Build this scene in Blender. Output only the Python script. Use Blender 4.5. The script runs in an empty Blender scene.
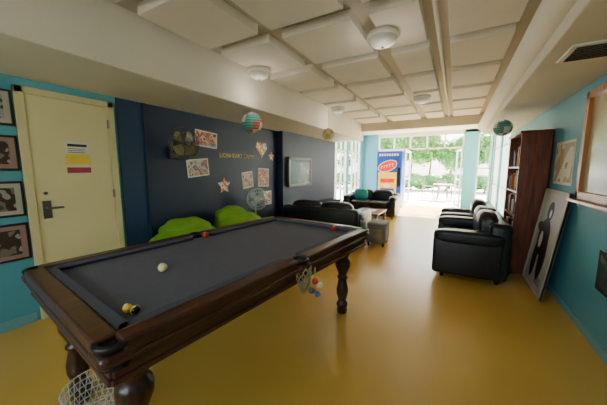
import bpy, bmesh, math, random
from mathutils import Vector, Matrix, Euler
random.seed(7)
C=bpy.context.scene.collection

# ------------------------------------------------------------ materials
def srgb(c):
    return tuple(((x/255)/12.92 if x/255<=0.04045 else ((x/255+0.055)/1.055)**2.4) for x in c)
def mat(name,rgb,rough=0.6,metal=0.0,var=0.08,scale=6.0,bump=0.0,bscale=40.0,spec=0.5,coat=0.0,emit=None,es=0.0):
    m=bpy.data.materials.new(name);m.use_nodes=True
    nt=m.node_tree;b=nt.nodes["Principled BSDF"]
    col=srgb(rgb)
    tc=nt.nodes.new("ShaderNodeTexCoord")
    n=nt.nodes.new("ShaderNodeTexNoise");n.inputs["Scale"].default_value=scale;n.inputs["Detail"].default_value=4
    nt.links.new(tc.outputs["Object"],n.inputs["Vector"])
    r=nt.nodes.new("ShaderNodeValToRGB")
    r.color_ramp.elements[0].position=.3;r.color_ramp.elements[1].position=.7
    r.color_ramp.elements[0].color=tuple(c*(1-var) for c in col)+(1,)
    r.color_ramp.elements[1].color=tuple(min(1,c*(1+var)) for c in col)+(1,)
    nt.links.new(n.outputs["Fac"],r.inputs["Fac"]);nt.links.new(r.outputs["Color"],b.inputs["Base Color"])
    b.inputs["Roughness"].default_value=rough;b.inputs["Metallic"].default_value=metal
    b.inputs["Specular IOR Level"].default_value=spec
    b.inputs["Coat Weight"].default_value=coat
    if bump>0:
        n2=nt.nodes.new("ShaderNodeTexNoise");n2.inputs["Scale"].default_value=bscale;n2.inputs["Detail"].default_value=5
        nt.links.new(tc.outputs["Object"],n2.inputs["Vector"])
        bp=nt.nodes.new("ShaderNodeBump");bp.inputs["Strength"].default_value=bump;bp.inputs["Distance"].default_value=.01
        nt.links.new(n2.outputs["Fac"],bp.inputs["Height"]);nt.links.new(bp.outputs["Normal"],b.inputs["Normal"])
    if emit:
        b.inputs["Emission Color"].default_value=srgb(emit)+(1,);b.inputs["Emission Strength"].default_value=es
    return m
def wood(name,a,bcol,rough=0.35,axis=1,scale=3.0,coat=0.2):
    m=bpy.data.materials.new(name);m.use_nodes=True
    nt=m.node_tree;b=nt.nodes["Principled BSDF"]
    tc=nt.nodes.new("ShaderNodeTexCoord");mp=nt.nodes.new("ShaderNodeMapping")
    s=[14,14,14];s[axis]=1.2;mp.inputs["Scale"].default_value=s
    n=nt.nodes.new("ShaderNodeTexNoise");n.inputs["Scale"].default_value=scale;n.inputs["Detail"].default_value=7;n.inputs["Distortion"].default_value=.6
    r=nt.nodes.new("ShaderNodeValToRGB");r.color_ramp.elements[0].position=.3;r.color_ramp.elements[1].position=.72
    r.color_ramp.elements[0].color=srgb(a)+(1,);r.color_ramp.elements[1].color=srgb(bcol)+(1,)
    nt.links.new(tc.outputs["Object"],mp.inputs["Vector"]);nt.links.new(mp.outputs["Vector"],n.inputs["Vector"])
    nt.links.new(n.outputs["Fac"],r.inputs["Fac"]);nt.links.new(r.outputs["Color"],b.inputs["Base Color"])
    b.inputs["Roughness"].default_value=rough;b.inputs["Coat Weight"].default_value=coat
    return m
def glassmat():
    m=bpy.data.materials.new("window_glass");m.use_nodes=True;nt=m.node_tree
    nt.nodes.remove(nt.nodes["Principled BSDF"]);o=nt.nodes["Material Output"]
    t=nt.nodes.new("ShaderNodeBsdfTransparent");t.inputs[0].default_value=(.93,.96,.95,1)
    g=nt.nodes.new("ShaderNodeBsdfGlossy");g.inputs["Roughness"].default_value=.02
    x=nt.nodes.new("ShaderNodeMixShader");x.inputs[0].default_value=.06
    nt.links.new(t.outputs[0],x.inputs[1]);nt.links.new(g.outputs[0],x.inputs[2]);nt.links.new(x.outputs[0],o.inputs["Surface"])
    return m
# abstract print: voronoi colour patches
def printmat(name,cols,scale=6,rough=.5):
    m=bpy.data.materials.new(name);m.use_nodes=True;nt=m.node_tree;b=nt.nodes["Principled BSDF"]
    tc=nt.nodes.new("ShaderNodeTexCoord");v=nt.nodes.new("ShaderNodeTexNoise");v.inputs["Scale"].default_value=scale;v.inputs["Detail"].default_value=1.5
    r=nt.nodes.new("ShaderNodeValToRGB");r.color_ramp.interpolation='CONSTANT'
    n=len(cols)
    for i in range(n-2): r.color_ramp.elements.new(.5)
    for i,c in enumerate(cols):
        e=r.color_ramp.elements[i];e.position=0 if i==0 else .34+.32*(i-1)/max(1,n-2);e.color=srgb(c)+(1,)
    nt.links.new(tc.outputs["Object"],v.inputs["Vector"]);nt.links.new(v.outputs["Fac"],r.inputs["Fac"]);nt.links.new(r.outputs["Color"],b.inputs["Base Color"])
    b.inputs["Roughness"].default_value=rough
    return m

TEAL=mat("teal_paint",(88,162,178),.5,var=.04,scale=2,bump=.08,bscale=120)
TEALD=mat("teal_paint_sill",(120,175,180),.5,var=.04)
NAVY=mat("navy_paint",(16,36,66),.55,var=.08,scale=2,bump=.08,bscale=120)
NAVY2=mat("navy_paint_column",(24,54,90),.5,var=.08,scale=2)
WHITE=mat("white_paint",(232,224,208),.6,var=.03,scale=2,bump=.06,bscale=100)
CEILM=mat("ceiling_tile",(236,228,212),.8,var=.03,scale=3,bump=.2,bscale=200)
CEILG=mat("ceiling_slab",(200,192,176),.8,var=.05,scale=3)
FRAMEW=mat("white_frame",(238,238,232),.4,var=.02)
FLOOR=mat("yellow_vinyl",(214,170,74),.27,var=.05,scale=1.3,bump=.03,bscale=60,spec=.65)
CREAM=mat("cream_door",(228,216,164),.5,var=.03,scale=2)
CREAMF=mat("cream_frame",(216,204,154),.5,var=.03,scale=2)
STEEL=mat("steel",(150,150,150),.3,metal=1,var=.03)
BLACK=mat("black_plastic",(16,16,18),.4,var=.1)
BLACKM=mat("black_matte",(8,8,9),.8,var=.1)
LEATHER=mat("black_leather",(20,20,23),.33,var=.15,scale=9,bump=.35,bscale=55,spec=.55)
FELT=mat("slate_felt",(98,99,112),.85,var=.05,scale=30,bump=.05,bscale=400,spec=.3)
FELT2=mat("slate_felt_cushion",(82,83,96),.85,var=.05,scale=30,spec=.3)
MAHOG=wood("mahogany",(38,17,10),(96,46,26),.34,1,coat=.2)
MAHOGZ=wood("mahogany_leg",(32,15,9),(80,38,22),.34,2,coat=.2)
BOOKW=wood("bookcase_wood",(78,32,16),(140,66,32),.4,2)
ORANGEW=wood("orange_wood",(150,88,34),(196,128,62),.4,2)
DARKF=mat("dark_picture_frame",(34,26,22),.4)
PAPER=mat("paper_white",(228,224,212),.7,var=.03)
GREEN=mat("lime_fabric",(118,168,36),.8,var=.15,scale=5,bump=.6,bscale=9)
GLASS=glassmat()
NET=mat("pocket_net",(170,150,110),.8)
LEAF1=mat("leaf_green",(96,156,60),.5,var=.3,scale=2)
LEAF2=mat("leaf_dark",(56,108,44),.5,var=.3,scale=2)
LEAF3=mat("leaf_light",(164,204,92),.5,var=.2,scale=2)
PAVE=mat("paving",(220,214,200),.8,var=.1,scale=4,bump=.2)
DOME=mat("lamp_dome_glass",(220,216,206),.25,var=.01)

# ------------------------------------------------------------ mesh builder
class MB:
    def __init__(s,name): s.name=name;s.v=[];s.f=[];s.m=[];s.sm=[];s.mats=[]
    def mi(s,m):
        if m not in s.mats: s.mats.append(m)
        return s.mats.index(m)
    def add(s,vs,fs,m,smooth=False,M=None):
        o=len(s.v)
        for p in vs: s.v.append(tuple(M@Vector(p)) if M else tuple(p))
        k=s.mi(m)
        for f in fs: s.f.append([i+o for i in f]);s.m.append(k);s.sm.append(smooth)
    def addbm(s,bm,m,smooth=False,M=None):
        bm.verts.index_update()
        s.add([v.co[:] for v in bm.verts],[[v.index for v in f.verts] for f in bm.faces],m,smooth,M);bm.free()
    def box(s,lo,hi,m,bev=0,seg=2,M=None,smooth=False):
        bm=bmesh.new();bmesh.ops.create_cube(bm,size=1)
        sc=[hi[i]-lo[i] for i in range(3)];ce=[(hi[i]+lo[i])/2 for i in range(3)]
        for v in bm.verts: v.co=Vector([v.co[i]*sc[i]+ce[i] for i in range(3)])
        if bev>0: bmesh.ops.bevel(bm,geom=bm.edges[:],offset=min(bev,min(sc)*.49),segments=seg,affect='EDGES',profile=.5)
        s.addbm(bm,m,smooth,M)
    def cyl(s,p0,p1,r0,r1,m,n=16,cap=True,smooth=True,M=None):
        p0=Vector(p0);p1=Vector(p1);z=(p1-p0).normalized()
        x=z.orthogonal().normalized();y=z.cross(x)
        vs=[];
        for p,r in((p0,r0),(p1,r1)):
            for i in range(n):
                a=2*math.pi*i/n;vs.append(p+x*math.cos(a)*r+y*math.sin(a)*r)
        fs=[[i,(i+1)%n,n+(i+1)%n,n+i] for i in range(n)]
        s.add(vs,fs,m,smooth,M)
        if cap:
            s.add(vs[:n],[list(range(n))[::-1]],m,False,M);s.add(vs[n:],[list(range(n))],m,False,M)
    def lathe(s,prof,pos,m,n=24,M=None,smooth=True,axis='z'):
        vs=[];fs=[]
        for r,z in prof:
            for i in range(n):
                a=2*math.pi*i/n
                p=(r*math.cos(a),r*math.sin(a),z)
                if axis=='x': p=(z,p[0],p[1])
                if axis=='y': p=(p[1],z,p[0])
                vs.append((pos[0]+p[0],pos[1]+p[1],pos[2]+p[2]))
        for k in range(len(prof)-1):
            for i in range(n): fs.append([k*n+i,k*n+(i+1)%n,(k+1)*n+(i+1)%n,(k+1)*n+i])
        s.add(vs,fs,m,smooth,M)
    def sphere(s,c,r,m,n=20,k=12,M=None,sc=(1,1,1)):
        bm=bmesh.new();bmesh.ops.create_uvsphere(bm,u_segments=n,v_segments=k,radius=r)
        for v in bm.verts: v.co=Vector((v.co.x*sc[0]+c[0],v.co.y*sc[1]+c[1],v.co.z*sc[2]+c[2]))
        s.addbm(bm,m,True,M)
    def cushion(s,c,size,m,k=5,n=10,M=None,noise=0):
        bm=bmesh.new();bmesh.ops.create_cube(bm,size=2)
        bmesh.ops.subdivide_edges(bm,edges=bm.edges[:],cuts=n,use_grid_fill=True)
        for v in bm.verts:
            p=v.co;q=(abs(p.x)**k+abs(p.y)**k+abs(p.z)**k)**(1/k)
            p=p/q
            d=1+noise*(math.sin(p.x*5+c[1]*3)*math.sin(p.y*6+1)+.6*math.sin(p.z*9+p.x*4))
            v.co=Vector((c[0]+p.x*size[0]/2*d,c[1]+p.y*size[1]/2*d,c[2]+p.z*size[2]/2*(d if p.z>0 else 1)))
        s.addbm(bm,m,True,M)
    def torus(s,c,R,r,m,n=28,k=8,axis='z',M=None):
        vs=[];fs=[]
        for i in range(n):
            a=2*math.pi*i/n
            for j in range(k):
                b=2*math.pi*j/k;q=(R+r*math.cos(b));p=(q*math.cos(a),q*math.sin(a),r*math.sin(b))
                if axis=='x': p=(p[2],p[0],p[1])
                if axis=='y': p=(p[0],p[2],p[1])
                vs.append((c[0]+p[0],c[1]+p[1],c[2]+p[2]))
        for i in range(n):
            for j in range(k): fs.append([i*k+j,((i+1)%n)*k+j,((i+1)%n)*k+(j+1)%k,i*k+(j+1)%k])
        s.add(vs,fs,m,True,M)
    def build(s,loc=(0,0,0),rot=(0,0,0)):
        me=bpy.data.meshes.new(s.name);me.from_pydata(s.v,[],s.f);me.update()
        for m in s.mats: me.materials.append(m)
        for i,p in enumerate(me.polygons): p.material_index=s.m[i];p.use_smooth=s.sm[i]
        bm=bmesh.new();bm.from_mesh(me);bmesh.ops.recalc_face_normals(bm,faces=bm.faces[:]);bm.to_mesh(me);bm.free()
        o=bpy.data.objects.new(s.name,me);o.location=loc;o.rotation_euler=rot;C.objects.link(o);return o
def simple(name,lo,hi,m,bev=0):
    b=MB(name);c=[(lo[i]+hi[i])/2 for i in range(3)]
    b.box([lo[i]-c[i] for i in range(3)],[hi[i]-c[i] for i in range(3)],m,bev);return b.build(c)

L=-3.35;R=1.05;YF=11.0;YE=7.7;YB=-2.2;HC=2.68;HS=2.2;T=.15
# ------------------------------------------------------------ shell
simple("floor",(L-T,YB-T,-.12),(R+T,YF+T,0),FLOOR)
simple("ceiling",(L-T,YB-T,HC),(R+T,YE,HC+.12),CEILG)
simple("ceiling_sunroom",(L-T,YE,2.75),(R+T,YF+T,2.87),WHITE)
simple("wall_left",(L-T,YB,0),(L,1.70,HC),TEAL)
simple("wall_left_feature",(L-T,1.70,0),(L,YE,HC),NAVY)
simple("wall_left_bay",(L,4.84,0),(L+.14,YE,HS),NAVY)
w=MB("trim_1");w.box((L,1.70,0),(L+.012,2.0,HS),NAVY2);w.box((L,1.985,0),(L+.03,2.015,HS),NAVY);w.build()
simple("wall_right",(R,YB,0),(R+T,YE,HC),TEAL)
# soffits
simple("ceiling_soffit_left",(L+.001,YB,HS),(-2.35,YE,HC-.001),WHITE,.01)
s=MB("ceiling_soffit_right");s.box((.50,YB,HS),(R-.001,YE,HC-.001),WHITE,.01)
s.cyl((.50,YB,HS+.20),(.50,YE,HS+.20),.11,.11,WHITE,20)
s.build()
simple("header_beam",(-2.35,YE-.2,2.43),(.50,YE,HC),WHITE,.01)
# unseen rear wall; its window opening is added for front fill light
w=MB("wall_rear")
w.box((L-T,YB-T,0),(R+T,YB,.9),TEAL);w.box((L-T,YB-T,2.2),(R+T,YB,HC),TEAL)
w.box((L-T,YB-T,.9),(-2.6,YB,2.2),TEAL);w.box((.1,YB-T,.9),(R+T,YB,2.2),TEAL);w.build()
def windowx(name,x0,x1,z0,z1,y,n,rails=(),d=.06,fw=.05):
    w=MB(name)
    w.box((x0,y,z0),(x1,y+d,z0+fw),FRAMEW);w.box((x0,y,z1-fw),(x1,y+d,z1),FRAMEW)
    for i in range(n+1):
        x=x0+(x1-x0-fw)*i/n;w.box((x,y,z0),(x+fw,y+d,z1),FRAMEW)
    for z in rails: w.box((x0,y,z),(x1,y+d,z+fw),FRAMEW)
    w.box((x0,y+d*.45,z0),(x1,y+d*.5,z1),GLASS);return w.build()
def windowy(name,y0,y1,z0,z1,x,n,rails=(),d=.06,fw=.05):
    w=MB(name)
    w.box((x,y0,z0),(x+d,y1,z0+fw),FRAMEW);w.box((x,y0,z1-fw),(x+d,y1,z1),FRAMEW)
    for i in range(n+1):
        y=y0+(y1-y0-fw)*i/n;w.box((x,y,z0),(x+d,y+fw,z1),FRAMEW)
    for z in rails: w.box((x,y0,z),(x+d,y1,z+fw),FRAMEW)
    w.box((x+d*.45,y0,z0),(x+d*.5,y1,z1),GLASS);return w.build()
windowx("fill_window_rear",-2.6,.1,.9,2.2,YB-.1,3,(1.7,))  # added window behind the camera, lets sky fill the near room
# sunroom side walls + windows
for nm,x0,x1 in(("wall_left_sunroom",L-T,L),("wall_right_sunroom",R,R+T)):
    w=MB(nm);w.box((x0,YE,0),(x1,YF,.25),TEAL);w.box((x0,YE,2.5),(x1,YF,2.75),TEAL)
    w.box((x0,YE,0),(x1,YE+.12,2.75),TEAL);w.box((x0,YF-.25,0),(x1,YF,2.75),TEAL);w.box((x0,9.2,0),(x1,9.35,2.75),TEAL);w.build()
windowy("window_1",YE+.12,9.2,.25,2.5,L-.1,3,(.9,2.0))
windowy("window_2",9.35,YF-.25,.25,2.5,L-.1,3,(.9,2.0))
windowy("window_3",YE+.12,9.2,.25,2.5,R+.04,3,(.9,2.0))
windowy("window_5",9.35,YF-.25,.25,2.5,R+.04,3,(.9,2.0))
# far wall
w=MB("wall_far")
w.box((L-T,YF,0),(-2.75,YF+T,2.75),TEAL);w.box((.22,YF,0),(.62,YF+T,2.75),TEAL);w.box((R-.02,YF,0),(R+T,YF+T,2.75),TEAL)
w.box((.62,YF,0),(R-.02,YF+T,.25),TEAL);w.box((-2.75,YF,2.66),(R,YF+T,2.75),WHITE);w.build()
windowx("window_6",-2.75,-1.72,0,2.12,YF+.03,1)
windowx("window_7",-2.75,.22,2.12,2.66,YF+.03,5)
windowx("window_8",.62,R-.02,.25,2.66,YF+.03,1,(1.4,))
# glazed double doors, right leaf ajar
def leaf(name,w_,loc,rot):
    b=MB(name);f=.07
    b.box((0,0,.02),(f,.045,2.1),FRAMEW,.004);b.box((w_-f,0,.02),(w_,.045,2.1),FRAMEW,.004)
    b.box((f,0,.02),(w_-f,.045,.14),FRAMEW,.004);b.box((f,0,2.03),(w_-f,.045,2.1),FRAMEW,.004);b.box((f,0,.98),(w_-f,.045,1.04),FRAMEW,.004)
    b.box((f,.02,.14),(w_-f,.026,2.03),GLASS)
    b.cyl((w_-.035,-.01,1.0),(w_-.035,-.05,1.0),.008,.008,STEEL,8);b.box((w_-.13,-.06,.99),(w_-.03,-.045,1.01),STEEL,.004)
    return b.build(loc,(0,0,rot))
leaf("door_2",.63,(-1.70,YF+.09,0),math.radians(80))
leaf("door_3",.63,(.20,YF+.09,0),math.radians(105))
# baseboards
simple("baseboard_left",(L,YB,0),(L+.012,.86,.09),TEALD,.003)
simple("baseboard_right",(R-.012,YB,0),(R,YE,.08),TEALD,.003)
# ceiling panels
cp=MB("ceiling_panels")
cols=[(-2.22,-1.60),(-1.46,-.80),(-.66,-.30),(-.12,.38)]
y=YB+.1
while y<YE-.7:
    for a,b in cols:
        cp.box((a,y,HC-.085),(b,y+.70,HC-.001),CEILM,.006)
    y+=.86
cp.build()
c=MB("ceiling_conduit");c.cyl((-.21,YB,HC-.025),(-.21,YE-.2,HC-.025),.02,.02,WHITE,10)
c.build()
# vent in right soffit
v=MB("air_vent");v.box((.60,2.42,HS-.015),(.96,2.74,HS-.001),FRAMEW,.004)
for i in range(8): v.box((.63,2.455+i*.035,HS-.022),(.93,2.465+i*.035,HS-.012),BLACK)
v.build()
# ceiling lamps
for i,(x,yy) in enumerate([(-.63,2.56),(-2.13,2.72),(-.56,5.0),(-2.08,5.1)]):
    b=MB("ceiling_lamp")
    z=HC-.086
    b.lathe([(0,0),(.135,0),(.14,-.03),(.13,-.04),(0,-.04)],(0,0,0),WHITE,32)
    b.lathe([(.125,-.035),(.12,-.06),(.10,-.085),(.06,-.105),(.001,-.112)],(0,0,0),DOME,32)
    b.sphere((0,0,-.115),.012,STEEL,10,6)
    b.build((x,yy,z))
    ld=bpy.data.lights.new("ceiling_fill_light",'POINT');ld.energy=3.0;ld.color=(1,.93,.82);ld.shadow_soft_size=.14  # fixtures are off; added fill light below each dome
    lo=bpy.data.objects.new("ceiling_fill_light",ld);lo.location=(x,yy,z-.28);C.objects.link(lo)

# ------------------------------------------------------------ left door
d=MB("door_1")
d.box((L+.001,.885,0),(L+.035,.945,2.13),CREAMF,.005);d.box((L+.001,1.60,0),(L+.035,1.66,2.13),CREAMF,.005);d.box((L+.001,.885,2.07),(L+.035,1.66,2.13),CREAMF,.005)
d.box((L+.001,.945,.01),(L+.018,1.60,2.07),CREAM,.003)
d.box((L+.018,.985,.95),(L+.026,1.05,1.12),STEEL,.003)
d.cyl((L+.02,1.015,1.05),(L+.065,1.015,1.05),.01,.01,STEEL,10);d.box((L+.055,1.0,1.04),(L+.07,1.13,1.06),STEEL,.004)
d.cyl((L+.02,1.018,1.19),(L+.03,1.018,1.19),.016,.016,STEEL,12)
for z in(.3,1.1,1.85): d.box((L+.018,1.59,z),(L+.04,1.605,z+.09),STEEL)
d.build()
SY=mat("notice_yellow",(236,206,70),.6);SR=mat("notice_red",(170,50,60),.6)
p=MB("door_notice");p.box((L+.019,1.20,1.36),(L+.022,1.40,1.68),PAPER);p.box((L+.0222,1.20,1.455),(L+.0228,1.40,1.56),SY)
p.box((L+.0222,1.20,1.375),(L+.0228,1.40,1.43),SR)
p.box((L+.0222,1.22,1.635),(L+.0226,1.38,1.66),BLACK)
for i in range(3): p.box((L+.0222,1.22,1.575+i*.018),(L+.0226,1.36,1.58+i*.018),BLACK)
p.build()
# framed photos left
PH=printmat("photo_print",[(60,70,66),(120,110,90),(60,40,34),(150,150,140),(40,44,60)],9)
for i,(z0,z1) in enumerate([(1.78,2.08),(1.40,1.70),(1.00,1.31),(.61,.94)]):
    f=MB("framed_photo")
    y0,y1=.46,.875
    f.box((L+.001,y0,z0),(L+.02,y1,z1),DARKF,.004)
    f.box((L+.0205,y0+.02,z0+.02),(L+.022,y1-.02,z1-.02),mat("mount_board",(150,120,110) if i%2 else (176,170,156),.6))
    f.box((L+.0225,y0+.06,z0+.055),(L+.024,y1-.06,z1-.055),PH)
    f.build()
# ------------------------------------------------------------ posters on feature wall
def poster(name,y0,z0,y1,z1,m,rot=0,border=True,x=L):
    b=MB(name);w_=(y1-y0)/2;h=(z1-z0)/2
    if border: b.box((0,-w_,-h),(.004,w_,h),PAPER);b.box((.0042,-w_+.02,-h+.02),(.006,w_-.02,h-.02),m)
    else: b.box((0,-w_,-h),(.006,w_,h),m)
    return b.build((x+.014 if y0<2.0 else x+.001,(y0+y1)/2,(z0+z1)/2),(math.radians(rot),0,0))
P1=printmat("poster_pink_red",[(60,110,150),(190,150,140),(190,80,60),(230,200,160),(60,60,110)],9)
P2=printmat("poster_teal",[(90,140,160),(220,150,60),(180,200,200),(110,90,120),(220,110,60)],10)
P3=printmat("poster_orange",[(230,200,120),(220,110,50),(240,230,200),(60,120,160)],10)
P4=printmat("poster_blue",[(40,110,180),(230,230,230),(200,60,60),(80,160,200)],10)
poster("wall_poster",2.74,1.74,3.16,1.98,P1,-4)
poster("wall_poster",2.58,1.30,2.97,1.56,P2,5)
# star shaped cut outs
def cutout(name,y,z,pts,m,r):
    b=MB(name);n=len(pts)
    vs=[(0,a*r,c*r) for a,c in pts]+[(.006,a*r,c*r) for a,c in pts]
    b.add(vs,[list(range(n)),list(range(n,2*n))]+[[i,(i+1)%n,n+(i+1)%n,n+i] for i in range(n)],m);return b.build((L+.001,y,z))
star=[(math.cos(math.pi/2+i*math.pi/5)*(1 if i%2==0 else .5),math.sin(math.pi/2+i*math.pi/5)*(1 if i%2==0 else .5)) for i in range(10)]
heart=[]
for i in range(32):
    t=2*math.pi*i/32;heart.append((16*math.sin(t)**3/17,(13*math.cos(t)-5*math.cos(2*t)-2*math.cos(3*t)-math.cos(4*t))/17))
cutout("paper_star",3.28,1.14,star,P3,.15)
cutout("paper_heart",4.30,1.80,heart,P3,.18)
cutout("paper_star",4.62,1.66,star,P3,.10)
poster("wall_poster",3.72,1.06,4.02,1.36,P2,6)
poster("wall_poster",4.18,1.06,4.52,1.42,P1,-3)
poster("wall_poster",4.2,.68,4.6,.96,P4,0)
tx=bpy.data.curves.new("wall_lettering",'FONT');tx.body="LIONHEART CAMP";tx.size=.10;tx.extrude=.003;tx.align_x='CENTER'
to=bpy.data.objects.new("wall_lettering",tx);to.location=(L+.004,3.62,1.60);to.rotation_euler=(math.pi/2,0,math.pi/2);tx.materials.append(mat("lettering_gold",(236,214,140),.5));C.objects.link(to)
# ------------------------------------------------------------ fans
def fanhead(b,c,r,m,blade,axis='x'):
    for k,(rr,dx) in enumerate([(r,0),(r*.97,.035),(r*.97,-.035),(r*.66,.05),(r*.33,.06)]):
        b.torus((c[0]+dx,c[1],c[2]),rr,.004,m,32,5,'x')
    for i in range(28):
        a=2*math.pi*i/28;yy,zz=math.cos(a),math.sin(a)
        pts=[(c[0]+.062,c[1]+yy*.03,c[2]+zz*.03),(c[0]+.05,c[1]+yy*r*.66,c[2]+zz*r*.66),(c[0],c[1]+yy*r,c[2]+zz*r),(c[0]-.045,c[1]+yy*r*.6,c[2]+zz*r*.6)]
        for q in range(3): b.cyl(pts[q],pts[q+1],.0017,.0017,m,5,False)
    b.cyl((c[0]+.055,c[1],c[2]),(c[0]+.07,c[1],c[2]),.035,.03,m,16)
    b.cyl((c[0]-.16,c[1],c[2]),(c[0]-.03,c[1],c[2]),.05,.055,m,16)
    for i in range(4):
        a0=i*math.pi/2+.3;vs=[];n=6
        for j in range(n+1):
            a=a0+1.05*j/n;vs.append((c[0]+.02*(j/n-.5),c[1]+.03*math.cos(a),c[2]+.03*math.sin(a)));
            rr=r*.88*(1-.15*abs(j/n-.5)*2);vs.append((c[0]+.05*(j/n-.5),c[1]+rr*math.cos(a),c[2]+rr*math.sin(a)))
        b.add(vs,[[2*j,2*j+1,2*j+3,2*j+2] for j in range(n)],blade,True)
OL=mat("olive_blade",(130,124,70),.35)
FB=mat("fan_cage_bronze",(70,66,44),.4)
b=MB("wall_fan");fanhead(b,(.26,0,0),.21,FB,OL)
b.box((0,-.06,-.2),(.03,.06,-.02),BLACK,.01);b.cyl((.02,0,-.12),(.12,0,-.02),.02,.02,BLACK,10);b.build((L+.001,2.36,1.74))
b=MB("pedestal_fan");WP=mat("white_plastic",(214,214,208),.4);fanhead(b,(.0,0,.88),.19,WP,mat("clear_blade",(150,170,180),.3))
b.cyl((-.1,0,.03),(-.1,0,.9),.016,.016,WP,12);b.lathe([(0,0),(.19,0),(.19,.02),(.05,.045),(.02,.07)],(-.1,0,0),WP,28);b.build((-3.03,3.75,0),(0,0,-.5))
# ------------------------------------------------------------ tv + console
TVF=mat("tv_brown_bezel",(62,46,38),.35)
b=MB("television");b.box((0,-.53,-.33),(.06,.53,.33),TVF,.012)
for lo,hi in(((.055,-.53,-.33),(.075,.53,-.27)),((.055,-.53,.27),(.075,.53,.33)),((.055,-.53,-.33),(.075,-.46,.33)),((.055,.46,-.33),(.075,.53,.33))): b.box(lo,hi,TVF,.006)
b.box((.061,-.46,-.27),(.064,.46,.27),mat("tv_screen",(46,54,58),.14,var=.2,scale=2));b.box((-.0,-.2,-.2),(.02,.2,.2),BLACK);b.build((L+.142,5.50,1.34))
b=MB("tv_console");b.box((L+.15,5.55,.06),(L+.55,7.2,.55),BLACKM,.01)
for i in range(3): b.box((L+.551,5.59+i*.54,.1),(L+.558,6.09+i*.54,.51),BLACK,.004);b.sphere((L+.565,6.03+i*.54,.33),.012,STEEL,8,6)
b.box((L+.15,5.55,0),(L+.5,7.2,.06),BLACKM)
b.build()
# ------------------------------------------------------------ bean bags
for (x,yy,r,sx,sy,sz) in [(-2.88,2.20,0,.84,.95,.80),(-2.86,3.10,1,.80,.84,.86)]:
    b=MB("beanbag");b.cushion((0,0,sz*.44),(sx,sy,sz*.88),GREEN,2.6,12,noise=.035);b.cushion((-.12,.05,sz*.72),(sx*.62,sy*.7,sz*.52),GREEN,2.4,10,noise=.06)
    for i in range(6):
        a=i*math.pi/3;b.cyl((-.12,.05,sz*.97),(-.12+math.cos(a)*.2,.05+math.sin(a)*.2,sz*.9),.006,.004,GREEN,6)
    b.build((x,yy,0),(0,0,r*.7))

# ------------------------------------------------------------ pool table
W2=.61;L2=1.09
t=MB("pool_table");zt=.85
# slate bed + cloth
t.box((-W2+.06,-L2+.06,zt-.10),(W2-.06,L2-.06,zt-.035),FELT)
def rail(lo,hi): t.box(lo,hi,MAHOG,.012,3)
rw=.085;pg=.075
# wooden rails
for sx in(-1,1):
    for (a,b_) in((-L2+pg*.9,-pg*.7),(pg*.7,L2-pg*.9)):
        x0,x1=sorted((sx*W2,sx*(W2-rw)));rail((x0,a,zt-.06),(x1,b_,zt))
        # cloth cushion (profile leaning inwards)
        xi=sx*(W2-rw);xj=sx*(W2-rw-.05)
        vs=[];pr=[(xi,zt-.004),(xj+sx*.008,zt-.004),(xj,zt-.014),(xj+sx*.02,zt-.036),(xi,zt-.036)]
        for yy,ins in((a+.01,1),(b_-.01,-1)):
            for (px,pz) in pr: vs.append((px,yy+ins*(abs(px-xi))*.6,pz))
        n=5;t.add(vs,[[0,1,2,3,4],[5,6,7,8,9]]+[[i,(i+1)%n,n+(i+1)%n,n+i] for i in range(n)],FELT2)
for sy in(-1,1):
    a,b_=-W2+pg*.9,W2-pg*.9
    y0,y1=sorted((sy*L2,sy*(L2-rw)));rail((a,y0,zt-.06),(b_,y1,zt))
    yi=sy*(L2-rw);yj=sy*(L2-rw-.05);vs=[];pr=[(yi,zt-.004),(yj+sy*.008,zt-.004),(yj,zt-.014),(yj+sy*.02,zt-.036),(yi,zt-.036)]
    for xx,ins in((a+.01,1),(b_-.01,-1)):
        for (py,pz) in pr: vs.append((xx+ins*abs(py-yi)*.6,py,pz))
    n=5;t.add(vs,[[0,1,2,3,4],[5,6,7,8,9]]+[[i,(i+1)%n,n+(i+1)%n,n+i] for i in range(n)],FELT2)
# apron (moulded) under the rails
for sx in(-1,1):
    x0,x1=sorted((sx*(W2-.03),sx*(W2-.07)));t.box((x0,-L2+.04,zt-.15),(x1,L2-.04,zt-.055),MAHOG,.006)
    x0,x1=sorted((sx*(W2-.02),sx*(W2-.07)));t.box((x0,-L2+.03,zt-.165),(x1,L2-.03,zt-.14),MAHOG,.01,3)
    x0,x1=sorted((sx*(W2+.005),sx*(W2-.05)));t.box((x0,-L2+pg,zt-.078),(x1,L2-pg,zt-.055),MAHOG,.01,3)
for sy in(-1,1):
    y0,y1=sorted((sy*(L2-.03),sy*(L2-.07)));t.box((-W2+.04,y0,zt-.15),(W2-.04,y1,zt-.055),MAHOG,.006)
    y0,y1=sorted((sy*(L2-.02),sy*(L2-.07)));t.box((-W2+.03,y0,zt-.165),(W2-.03,y1,zt-.14),MAHOG,.01,3)
    y0,y1=sorted((sy*(L2+.005),sy*(L2-.05)));t.box((-W2+pg,y0,zt-.078),(W2-pg,y1,zt-.055),MAHOG,.01,3)
# cross beams under bed
for yy in(-.7,0,.7): t.box((-W2+.06,yy-.04,zt-.15),(W2-.06,yy+.04,zt-.10),MAHOG)
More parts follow.
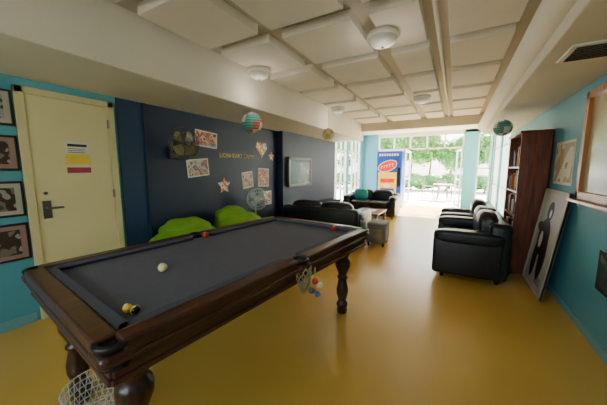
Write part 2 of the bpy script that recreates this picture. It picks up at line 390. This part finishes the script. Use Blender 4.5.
# pockets with leather lip and net
pk=[(sx*(W2-.055),sy*(L2-.055)) for sx in(-1,1) for sy in(-1,1)]+[(sx*(W2-.03),0) for sx in(-1,1)]
for (px,py) in pk:
    t.cyl((px,py,zt-.10),(px,py,zt-.018),.048,.048,BLACKM,20)
    t.torus((px,py,zt-.014),.052,.011,BLACK,24,8)
    t.box((px-.062,py-.062,zt-.085),(px+.062,py+.062,zt-.03),MAHOG,.03,4)
for (px,py) in pk[4:]:
    ox=px+(.03 if px>0 else -.03)
    for i in range(10):
        a=2*math.pi*i/10
        for q in range(4):
            r0=[.05,.052,.045,.032,.01][q];r1=[.05,.052,.045,.032,.01][q+1];z0=zt-.05-.045*q
            t.cyl((ox+math.cos(a)*r0,py+math.sin(a)*r0,z0),(ox+math.cos(a+.5)*r1,py+math.sin(a+.5)*r1,z0-.045),.003,.003,NET,5,False)
            t.cyl((ox+math.cos(a)*r0,py+math.sin(a)*r0,z0),(ox+math.cos(a-.5)*r1,py+math.sin(a-.5)*r1,z0-.045),.003,.003,NET,5,False)
# turned legs
prof=[(.058,.62),(.062,.605),(.05,.585),(.045,.56),(.060,.545),(.066,.52),(.064,.48),(.050,.44),(.036,.40),(.034,.385),(.046,.375),(.046,.36),(.034,.35),(.040,.31),(.052,.25),(.050,.20),(.038,.15),(.032,.125),(.046,.11),(.052,.085),(.040,.06),(.046,.03),(.040,0),(0,0)]
for sx in(-1,1):
    for sy in(-1,1):
        lx,ly=sx*(W2-.20),sy*(L2-.16)
        t.box((lx-.065,ly-.065,.61),(lx+.065,ly+.065,zt-.1),MAHOGZ,.006)
        t.lathe([(r*1.12,z) for r,z in prof],(lx,ly,0),MAHOGZ,24)
ang=-math.radians(6.7)
TC=(-1.418,1.523,0)
t.build(TC,(0,0,ang))
# balls on the cloth
IV=mat("ball_ivory",(236,222,160),.12,var=.01);RD=mat("ball_red",(206,46,28),.12,var=.01);YL=mat("ball_yellow",(224,180,50),.12,var=.01);BK=mat("ball_black",(12,12,12),.12)
zc=zt-.035
def ball(x,yy,m,m2=None,RB=.026):
    b=MB("pool_ball");b.sphere((0,0,0),RB,m,24,16)
    if m2: b.torus((0,0,0),RB*.985,.0035,m2,24,6,'x')
    b.cyl((0,-RB*.3,RB*.93),(0,-RB*.31,RB*.965),.008,.0075,PAPER,12)
    b.build((x,yy,zc+RB+.0005))
ball(-1.88,1.60,RD);ball(-1.0,2.40,RD);ball(-1.47,.93,IV);ball(-1.17,.575,YL,None,.020);ball(-1.132,.585,BK,YL,.018)
# chalk and trinkets hanging on mid pocket
b=MB("bridge_hook_trinkets")
for i,(dx,dy,dz,m) in enumerate([(0,0,0,RD),(.02,.03,-.03,IV),(-.01,-.03,-.05,FELT),(.01,.02,-.09,mat("trinket_blue",(60,90,150),.4))]): b.sphere((dx,dy,dz),.02,m,12,8)
b.cyl((0,0,-.09),(0,0,.09),.004,.004,NET,6)
px=TC[0]+math.cos(ang)*(W2+.09);py=TC[1]+math.sin(ang)*(W2+.09)
b.build((px,py,.72))
# wire bin under near end
b=MB("wire_basket");WR=mat("white_wire",(220,220,214),.4)
for k in range(9):
    z=.0+.035*k+.006;b.torus((0,0,z),.11+.035*k/8,.003,WR,28,5)
for i in range(28):
    a=2*math.pi*i/28
    b.cyl((math.cos(a)*.11,math.sin(a)*.11,.003),(math.cos(a+.6)*.147,math.sin(a+.6)*.147,.29),.0022,.0022,WR,5,False)
    b.cyl((math.cos(a)*.11,math.sin(a)*.11,.003),(math.cos(a-.6)*.147,math.sin(a-.6)*.147,.29),.0022,.0022,WR,5,False)
b.cyl((0,0,0),(0,0,.006),.11,.11,WR,28)
b.build((-1.60,.60,0))

# ------------------------------------------------------------ sofas/armchairs (local: faces -x ; width along y)
def seat(name,depth,width,h,loc,rot,nseat=1,cush=None):
    b=MB(name);aw=.20
    b.box((-depth/2+.03,-width/2+.02,.07),(depth/2-.02,width/2-.02,.30),LEATHER,.03,3,smooth=True)
    for sy in(-1,1):
        yc=sy*(width/2-aw/2)
        b.box((-depth/2,yc-aw/2+.01,.06),(depth/2-.08,yc+aw/2-.01,.53),LEATHER,.04,4,smooth=True)
        b.cushion((-.03,yc,.555),(depth-.06,aw+.03,.17),LEATHER,4)
        for sx in(-1,1): b.cyl((sx*(depth/2-.12),yc,0),(sx*(depth/2-.12),yc,.08),.022,.03,BLACKM,12)
    b.box((depth/2-.24,-width/2+.03,.1),(depth/2,width/2-.03,h-.1),LEATHER,.06,4,smooth=True)
    iw=(width-2*aw)/nseat
    for i in range(nseat):
        yc=-width/2+aw+iw*(i+.5)
        b.cushion((-.10,yc,.385),(depth-.26,iw-.005,.20),LEATHER,5,noise=.006)
        b.cushion((depth/2-.24,yc,h-.20),(.24,iw+.04,.42),LEATHER,3.6,noise=.015)
    if cush: b.cushion((-.05,width*.2,.64),(.16,.42,.36),cush,3,M=None)
    return b.build(loc,(0,0,rot))
seat("leather_sofa",.84,1.30,.86,(.22,4.48,0),0,2)
seat("armchair",.84,.86,.86,(.22,5.78,0),0)
TCUSH=mat("teal_cushion",(40,150,160),.7,bump=.2)
seat("leather_sofa",.86,1.55,.78,(-2.15,8.05,0),math.pi/2,2,TCUSH)     # faces camera (-y)
seat("leather_sofa",.86,1.66,.78,(-2.25,4.97,0),-math.pi/2,2)    # faces sunroom, back to camera
# grey upholstered ottoman beside sofa
b=MB("ottoman");CR=mat("ottoman_fabric",(150,146,138),.8,bump=.3,bscale=90)
b.box((-.17,-.22,.06),(.17,.22,.34),CR,.03,4,smooth=True);b.cushion((0,0,.37),(.36,.46,.14),CR,5)
for sx in(-1,1):
    for sy in(-1,1): b.cyl((sx*.13,sy*.18,0),(sx*.13,sy*.18,.07),.018,.024,BLACKM,10)
b.build((-1.205,5.05,0),(0,0,.03))
# low coffee table w magazines
b=MB("coffee_table");b.box((-.3,-.45,.36),(.3,.45,.40),BOOKW,.01)
for sx in(-1,1):
    for sy in(-1,1): b.box((sx*.25-.025,sy*.4-.025,0),(sx*.25+.025,sy*.4+.025,.36),BOOKW,.004)
b.box((-.25,-.4,.12),(.25,.4,.14),BOOKW);b.box((-.1,-.15,.40),(.12,.14,.415),PAPER);b.build((-1.75,6.45,0))
# ------------------------------------------------------------ bookcase
bx0,bx1,by0,by1,bh=.72,1.035,4.47,5.33,1.87
b=MB("bookcase")
b.box((bx0,by0,0),(bx1,by0+.025,bh),BOOKW,.003);b.box((bx0,by1-.025,0),(bx1,by1,bh),BOOKW,.003)
b.box((bx1-.012,by0,0),(bx1,by1,bh),BOOKW);b.box((bx0-.02,by0-.02,bh),(bx1,by1+.02,bh+.03),BOOKW,.006)
zs=[.08,.43,.76,1.09,1.42]
for z in zs: b.box((bx0+.005,by0+.02,z),(bx1,by1-.02,z+.022),BOOKW)
b.box((bx0+.01,by0,0),(bx0+.03,by1,.08),BOOKW)
# books and boxes standing on the shelves (part of the loaded bookcase)
cols=[(150,40,40),(40,70,120),(210,190,140),(50,90,60),(200,110,40),(230,225,210),(70,50,80),(30,30,34)]
bm_=[mat("book_cover",c,.6) for c in cols]
for z in zs:
    yy=by0+.04
    while yy<by1-.10:
        if random.random()<.12: yy+=random.uniform(.04,.1);continue
        w_=random.uniform(.02,.05);h=random.uniform(.18,.28);dd=random.uniform(.22,.28)
        b.box((bx1-.02-dd,yy,z+.0225),(bx1-.02,yy+w_,z+.022+h),random.choice(bm_),.002);yy+=w_+.002
b.build()
# ------------------------------------------------------------ right wall things
b=MB("leaning_poster_board");bw=.81;bhh=1.17
b.box((-.012,0,0),(.006,bw,bhh),mat("board_print",(190,188,180),.45,var=.03))
for lo,hi in(((-.02,0,0),(.01,.035,bhh)),((-.02,bw-.035,0),(.01,bw,bhh)),((-.02,0,0),(.01,bw,.035)),((-.02,0,bhh-.035),(.01,bw,bhh))): b.box(lo,hi,mat("board_frame",(186,178,160),.5),.004)
# black silhouette figure (flat print)
def disc(cx,cz,rx,rz,m,x=-.0135,n=24):
    b.add([(x,cx+rx*math.cos(2*math.pi*i/n),cz+rz*math.sin(2*math.pi*i/n)) for i in range(n)],[list(range(n))],m)
INK=mat("ink_black",(18,18,20),.5)
disc(.42,.92,.10,.12,INK);disc(.44,.62,.20,.22,INK,-.0136);disc(.30,.40,.11,.26,INK,-.0137);disc(.55,.34,.09,.24,INK,-.0138);disc(.60,.72,.14,.06,INK,-.0139);disc(.40,.90,.035,.05,PAPER,-.0142);disc(.50,.58,.06,.10,PAPER,-.0143)
for i in range(4): b.box((-.0135,.12,.10+.025*i),(-.0128,.34,.11+.025*i),INK)
b.build((.872,3.60,.012),(0,math.radians(7.3),0))
WPm=printmat("landscape_print",[(220,206,160),(180,160,120),(226,220,196),(150,140,110)],3)
b=MB("wall_poster");b.box((-.004,-.30,-.24),(0,.30,.24),PAPER);b.box((-.006,-.27,-.21),(-.0042,.27,.21),WPm);b.build((R-.001,4.06,1.48))
# serving hatch window in orange timber
b=MB("serving_hatch")
y0,y1,z0,z1=1.3,3.48,1.14,2.10
for lo,hi in(((R-.05,y0,z0),(R-.001,y1,z0+.07)),((R-.05,y0,z1-.06),(R-.001,y1,z1)),((R-.05,y1-.07,z0),(R-.001,y1,z1)),((R-.05,y0,z0),(R-.001,y0+.07,z1)),((R-.04,2.35,z0),(R-.001,2.42,z1))): b.box(lo,hi,ORANGEW,.004)
b.box((R-.10,y0-.03,z0-.03),(R-.001,y1+.03,z0),ORANGEW,.006)
b.box((R-.02,y0+.07,z0+.07),(R-.012,y1-.07,z1-.06),mat("hatch_pane",(196,186,150),.15,var=.15,scale=1.5))
b.build()
b=MB("wall_notice");b.box((-.008,-.25,-.16),(0,.25,.16),BLACK,.002);b.box((-.0095,-.22,-.13),(-.0082,.22,.13),printmat("notice_dark_print",[(20,24,30),(60,50,60),(30,60,60),(120,110,80)],8));b.build((R-.001,2.72,.62))
# ------------------------------------------------------------ hanging paper lanterns
def lantern(name,loc,r,ms,top):
    b=MB(name);n=24;k=12
    for i in range(n):
        for j in range(k):
            def P(i,j):
                a=2*math.pi*i/n;p=math.pi*j/k;return (r*math.sin(p)*math.cos(a),r*math.sin(p)*math.sin(a),r*.97*math.cos(p))
            m=ms[((i//3)+(j//3))%len(ms)]
            b.add([P(i,j),P(i+1,j),P(i+1,j+1),P(i,j+1)],[[0,1,2,3]],m,True)
    for j in range(1,k): 
        p=math.pi*j/k;b.torus((0,0,r*.97*math.cos(p)),r*math.sin(p)*1.003,.0015,PAPER,24,4)
    b.cyl((0,0,r*.95),(0,0,top-loc[2]-.001),.003,.003,PAPER,6);b.build(loc)
TL=mat("lantern_teal",(70,150,140),.7);RL=mat("lantern_red",(190,70,50),.7);YE_=mat("lantern_yellow",(220,190,60),.7)
lantern("paper_lantern",(-2.44,2.94,2.03),.14,[TL,RL,PAPER,TL],HS)
lantern("hanging_lantern",(-1.90,4.25,1.99),.10,[YE_,PAPER],HC-.086)
lantern("teal_lantern",(.56,4.9,2.0),.12,[TL,TL,PAPER],HS)
# ------------------------------------------------------------ drink fridge
b=MB("vending_machine");VB=mat("vend_blue",(24,70,170),.3);VR=mat("vend_red",(206,30,36),.3);VY=mat("vend_yellow",(246,206,40),.35)
b.box((-.43,-.36,.06),(.43,.36,2.02),VB,.02)
b.box((-.41,-.385,.10),(.41,-.36,2.0),VB,.01)
b.box((-.41,-.392,1.80),(.41,-.386,1.98),VB,.003)
b.box((-.36,-.392,.30),(.27,-.386,1.28),VY,.003)
n=32
def ov(cx,cz,rx,rz,m,dy,tilt=.25):
    b.add([(cx+rx*math.cos(2*math.pi*q/n),-.3925-dy,cz+rz*math.sin(2*math.pi*q/n)+tilt*rx*math.cos(2*math.pi*q/n)) for q in range(n)],[list(range(n))],m)
ov(-.05,1.50,.33,.20,PAPER,.001);ov(-.05,1.50,.30,.17,VR,.002)
# lettering strokes inside the oval and along the header
for i in range(5):
    x=-.27+.095*i;z=1.50+.25*(x+.05);b.box((x,-.3965,z-.05),(x+.025,-.395,z+.06),PAPER);b.box((x,-.3965,z+.035),(x+.06,-.395,z+.06),PAPER)
for i in range(8): b.box((-.34+.085*i,-.395,1.85),(-.29+.085*i,-.393,1.93),PAPER)
b.box((-.28,-.395,.55),(.20,-.392,.72),VB,.001);b.box((-.28,-.395,.92),(.20,-.392,1.06),VR,.001);ov(-.04,.82,.12,.06,PAPER,.001,0)
b.box((.30,-.395,.8),(.39,-.386,1.45),BLACK,.004);b.box((-.25,-.395,.14),(.22,-.386,.27),BLACK,.004)
for sx in(-1,1):
    for sy in(-1,1): b.cyl((sx*.37,sy*.3,0),(sx*.37,sy*.3,.07),.025,.025,BLACK,10)
b.build((-2.05,10.2,0))
# ------------------------------------------------------------ outdoors
simple("patio_ground",(-16,YF+T+.01,-.14),(14,30,-.02),PAVE)
simple("side_ground_left",(-16,-12,-.14),(L-T-.01,YF+T,-.02),PAVE)
simple("side_ground_right",(R+T+.01,-12,-.14),(14,YF+T,-.02),PAVE)
def foliage(name,x0,x1,y0,y1,z0,z1,n,lumps,sr):
    b=MB(name)
    cs=[]
    for i in range(lumps):
        x=x0+(x1-x0)*(i+.5)/lumps;y_=(y0+y1)/2+random.uniform(-.4,.4)
        b.cyl((x,y_,-.02),(x+.15,y_,z1*.7),.10*sr,.04*sr,BOOKW,8)
        for q in range(5):
            c=(x+random.uniform(-.8,.8)*sr,y_+random.uniform(-.5,.5)*sr,random.uniform(z0+.4*sr,z1));r=random.uniform(.6,1.0)*sr;cs.append((c,r))
            b.sphere(c,r*.88,LEAF2,14,9,sc=(1,.8,.8))
    for i in range(n):
        c,r=random.choice(cs);d=Vector((random.gauss(0,1),random.gauss(0,1)-.5,random.gauss(0,1))).normalized()
        c=Vector(c)+Vector((d.x*r,d.y*r*.8,d.z*r*.8))*random.uniform(.85,1.12)
        e=Euler((random.uniform(-1,1),random.uniform(-1,1),random.uniform(0,6.28))).to_matrix()
        s_=random.uniform(.08,.17)*sr;q=[Vector(v) for v in((-s_,0,0),(0,-s_*.45,.02),(s_,0,0),(0,s_*.45,.02))]
        b.add([c+e@v for v in q],[[0,1,2,3]],random.choice([LEAF1,LEAF1,LEAF2,LEAF3]))
    return b.build()
foliage("garden_trees",-9,7,20.5,22.5,1.5,3.6,15000,12,1)
foliage("garden_hedge",-9,7,18.4,19.0,.2,.75,7000,16,.6)
def gchair(loc,rot):
    b=MB("garden_chair");m=CHR
    b.box((-.22,-.22,.43),(.22,.22,.46),m,.01)
    for sx in(-1,1):
        b.cyl((sx*.2,-.2,0),(sx*.2,-.2,.64),.014,.014,m,8);b.cyl((sx*.2,.2,0),(sx*.2,.26,.86),.014,.014,m,8);b.cyl((sx*.2,-.22,.64),(sx*.2,.24,.64),.016,.016,m,8)
    for z in(.56,.66,.76,.84): b.box((-.2,.215+(z-.46)*.1,z-.02),(.2,.235+(z-.46)*.1,z+.02),m)
    b.build(loc,(0,0,rot))
CHR=mat("chair_grey",(110,100,90),.5)
gchair((-1.0,13.6,-.02),1.4);gchair((.1,13.9,-.02),-1.5);gchair((-.5,14.8,-.02),.1);gchair((1.6,14.2,-.02),-.8)
TT=mat("timber_table",(150,120,86),.6)
b=MB("garden_table");b.cyl((0,0,.70),(0,0,.73),.42,.42,TT,28)
for i in range(4):
    a=i*math.pi/2+.7;b.cyl((math.cos(a)*.32,math.sin(a)*.32,0),(math.cos(a)*.2,math.sin(a)*.2,.70),.018,.018,CHR,8)
b.build((-.45,13.8,-.02))

# ------------------------------------------------------------ light
wd=bpy.data.worlds.new("sky");bpy.context.scene.world=wd;wd.use_nodes=True
nt=wd.node_tree;bg=nt.nodes["Background"];sk=nt.nodes.new("ShaderNodeTexSky")
sk.sky_type='NISHITA';sk.sun_disc=False;sk.sun_elevation=math.radians(48);sk.sun_rotation=math.radians(20);sk.dust_density=3
mx=nt.nodes.new("ShaderNodeMixRGB");mx.inputs[0].default_value=.6;mx.inputs[2].default_value=(1.0,1.0,.98,1)
ml=nt.nodes.new("ShaderNodeVectorMath");ml.operation='SCALE';ml.inputs[3].default_value=.35
nt.links.new(sk.outputs[0],ml.inputs[0]);nt.links.new(ml.outputs[0],mx.inputs[1]);nt.links.new(mx.outputs[0],bg.inputs[0]);bg.inputs[1].default_value=9.0
sd=bpy.data.lights.new("sun",'SUN');sd.energy=95;sd.angle=.02;sd.color=(1,.96,.88)
so=bpy.data.objects.new("sun",sd);so.rotation_euler=Euler((math.radians(-46),0,math.radians(-14)));so.location=(0,20,20);C.objects.link(so)
def portal(name,loc,rot,sx,sy):
    l=bpy.data.lights.new(name,'AREA');l.shape='RECTANGLE';l.size=sx;l.size_y=sy;l.cycles.is_portal=True
    o=bpy.data.objects.new(name,l);o.location=loc;o.rotation_euler=rot;C.objects.link(o)
portal("sky_portal_far",(-1.15,YF+.2,1.35),(math.radians(-90),0,0),4.4,2.7)
portal("sky_portal_left",(L-.2,9.4,1.4),(0,math.radians(-90),0),2.4,3.2)
portal("sky_portal_right",(R+.2,9.4,1.4),(0,math.radians(90),0),2.4,3.2)
portal("sky_portal_rear",(-1.25,YB-.2,1.55),(math.radians(90),0,0),2.8,1.4)  # sky sampling for the added rear window

# ------------------------------------------------------------ camera
cd=bpy.data.cameras.new("camera");cd.sensor_width=36;cd.lens=36*270/607;cd.clip_start=.02
co=bpy.data.objects.new("camera",cd);co.location=(0,0,1.42);co.rotation_euler=(math.radians(90-7.2),0,math.radians(29.2));C.objects.link(co)
bpy.context.scene.camera=co
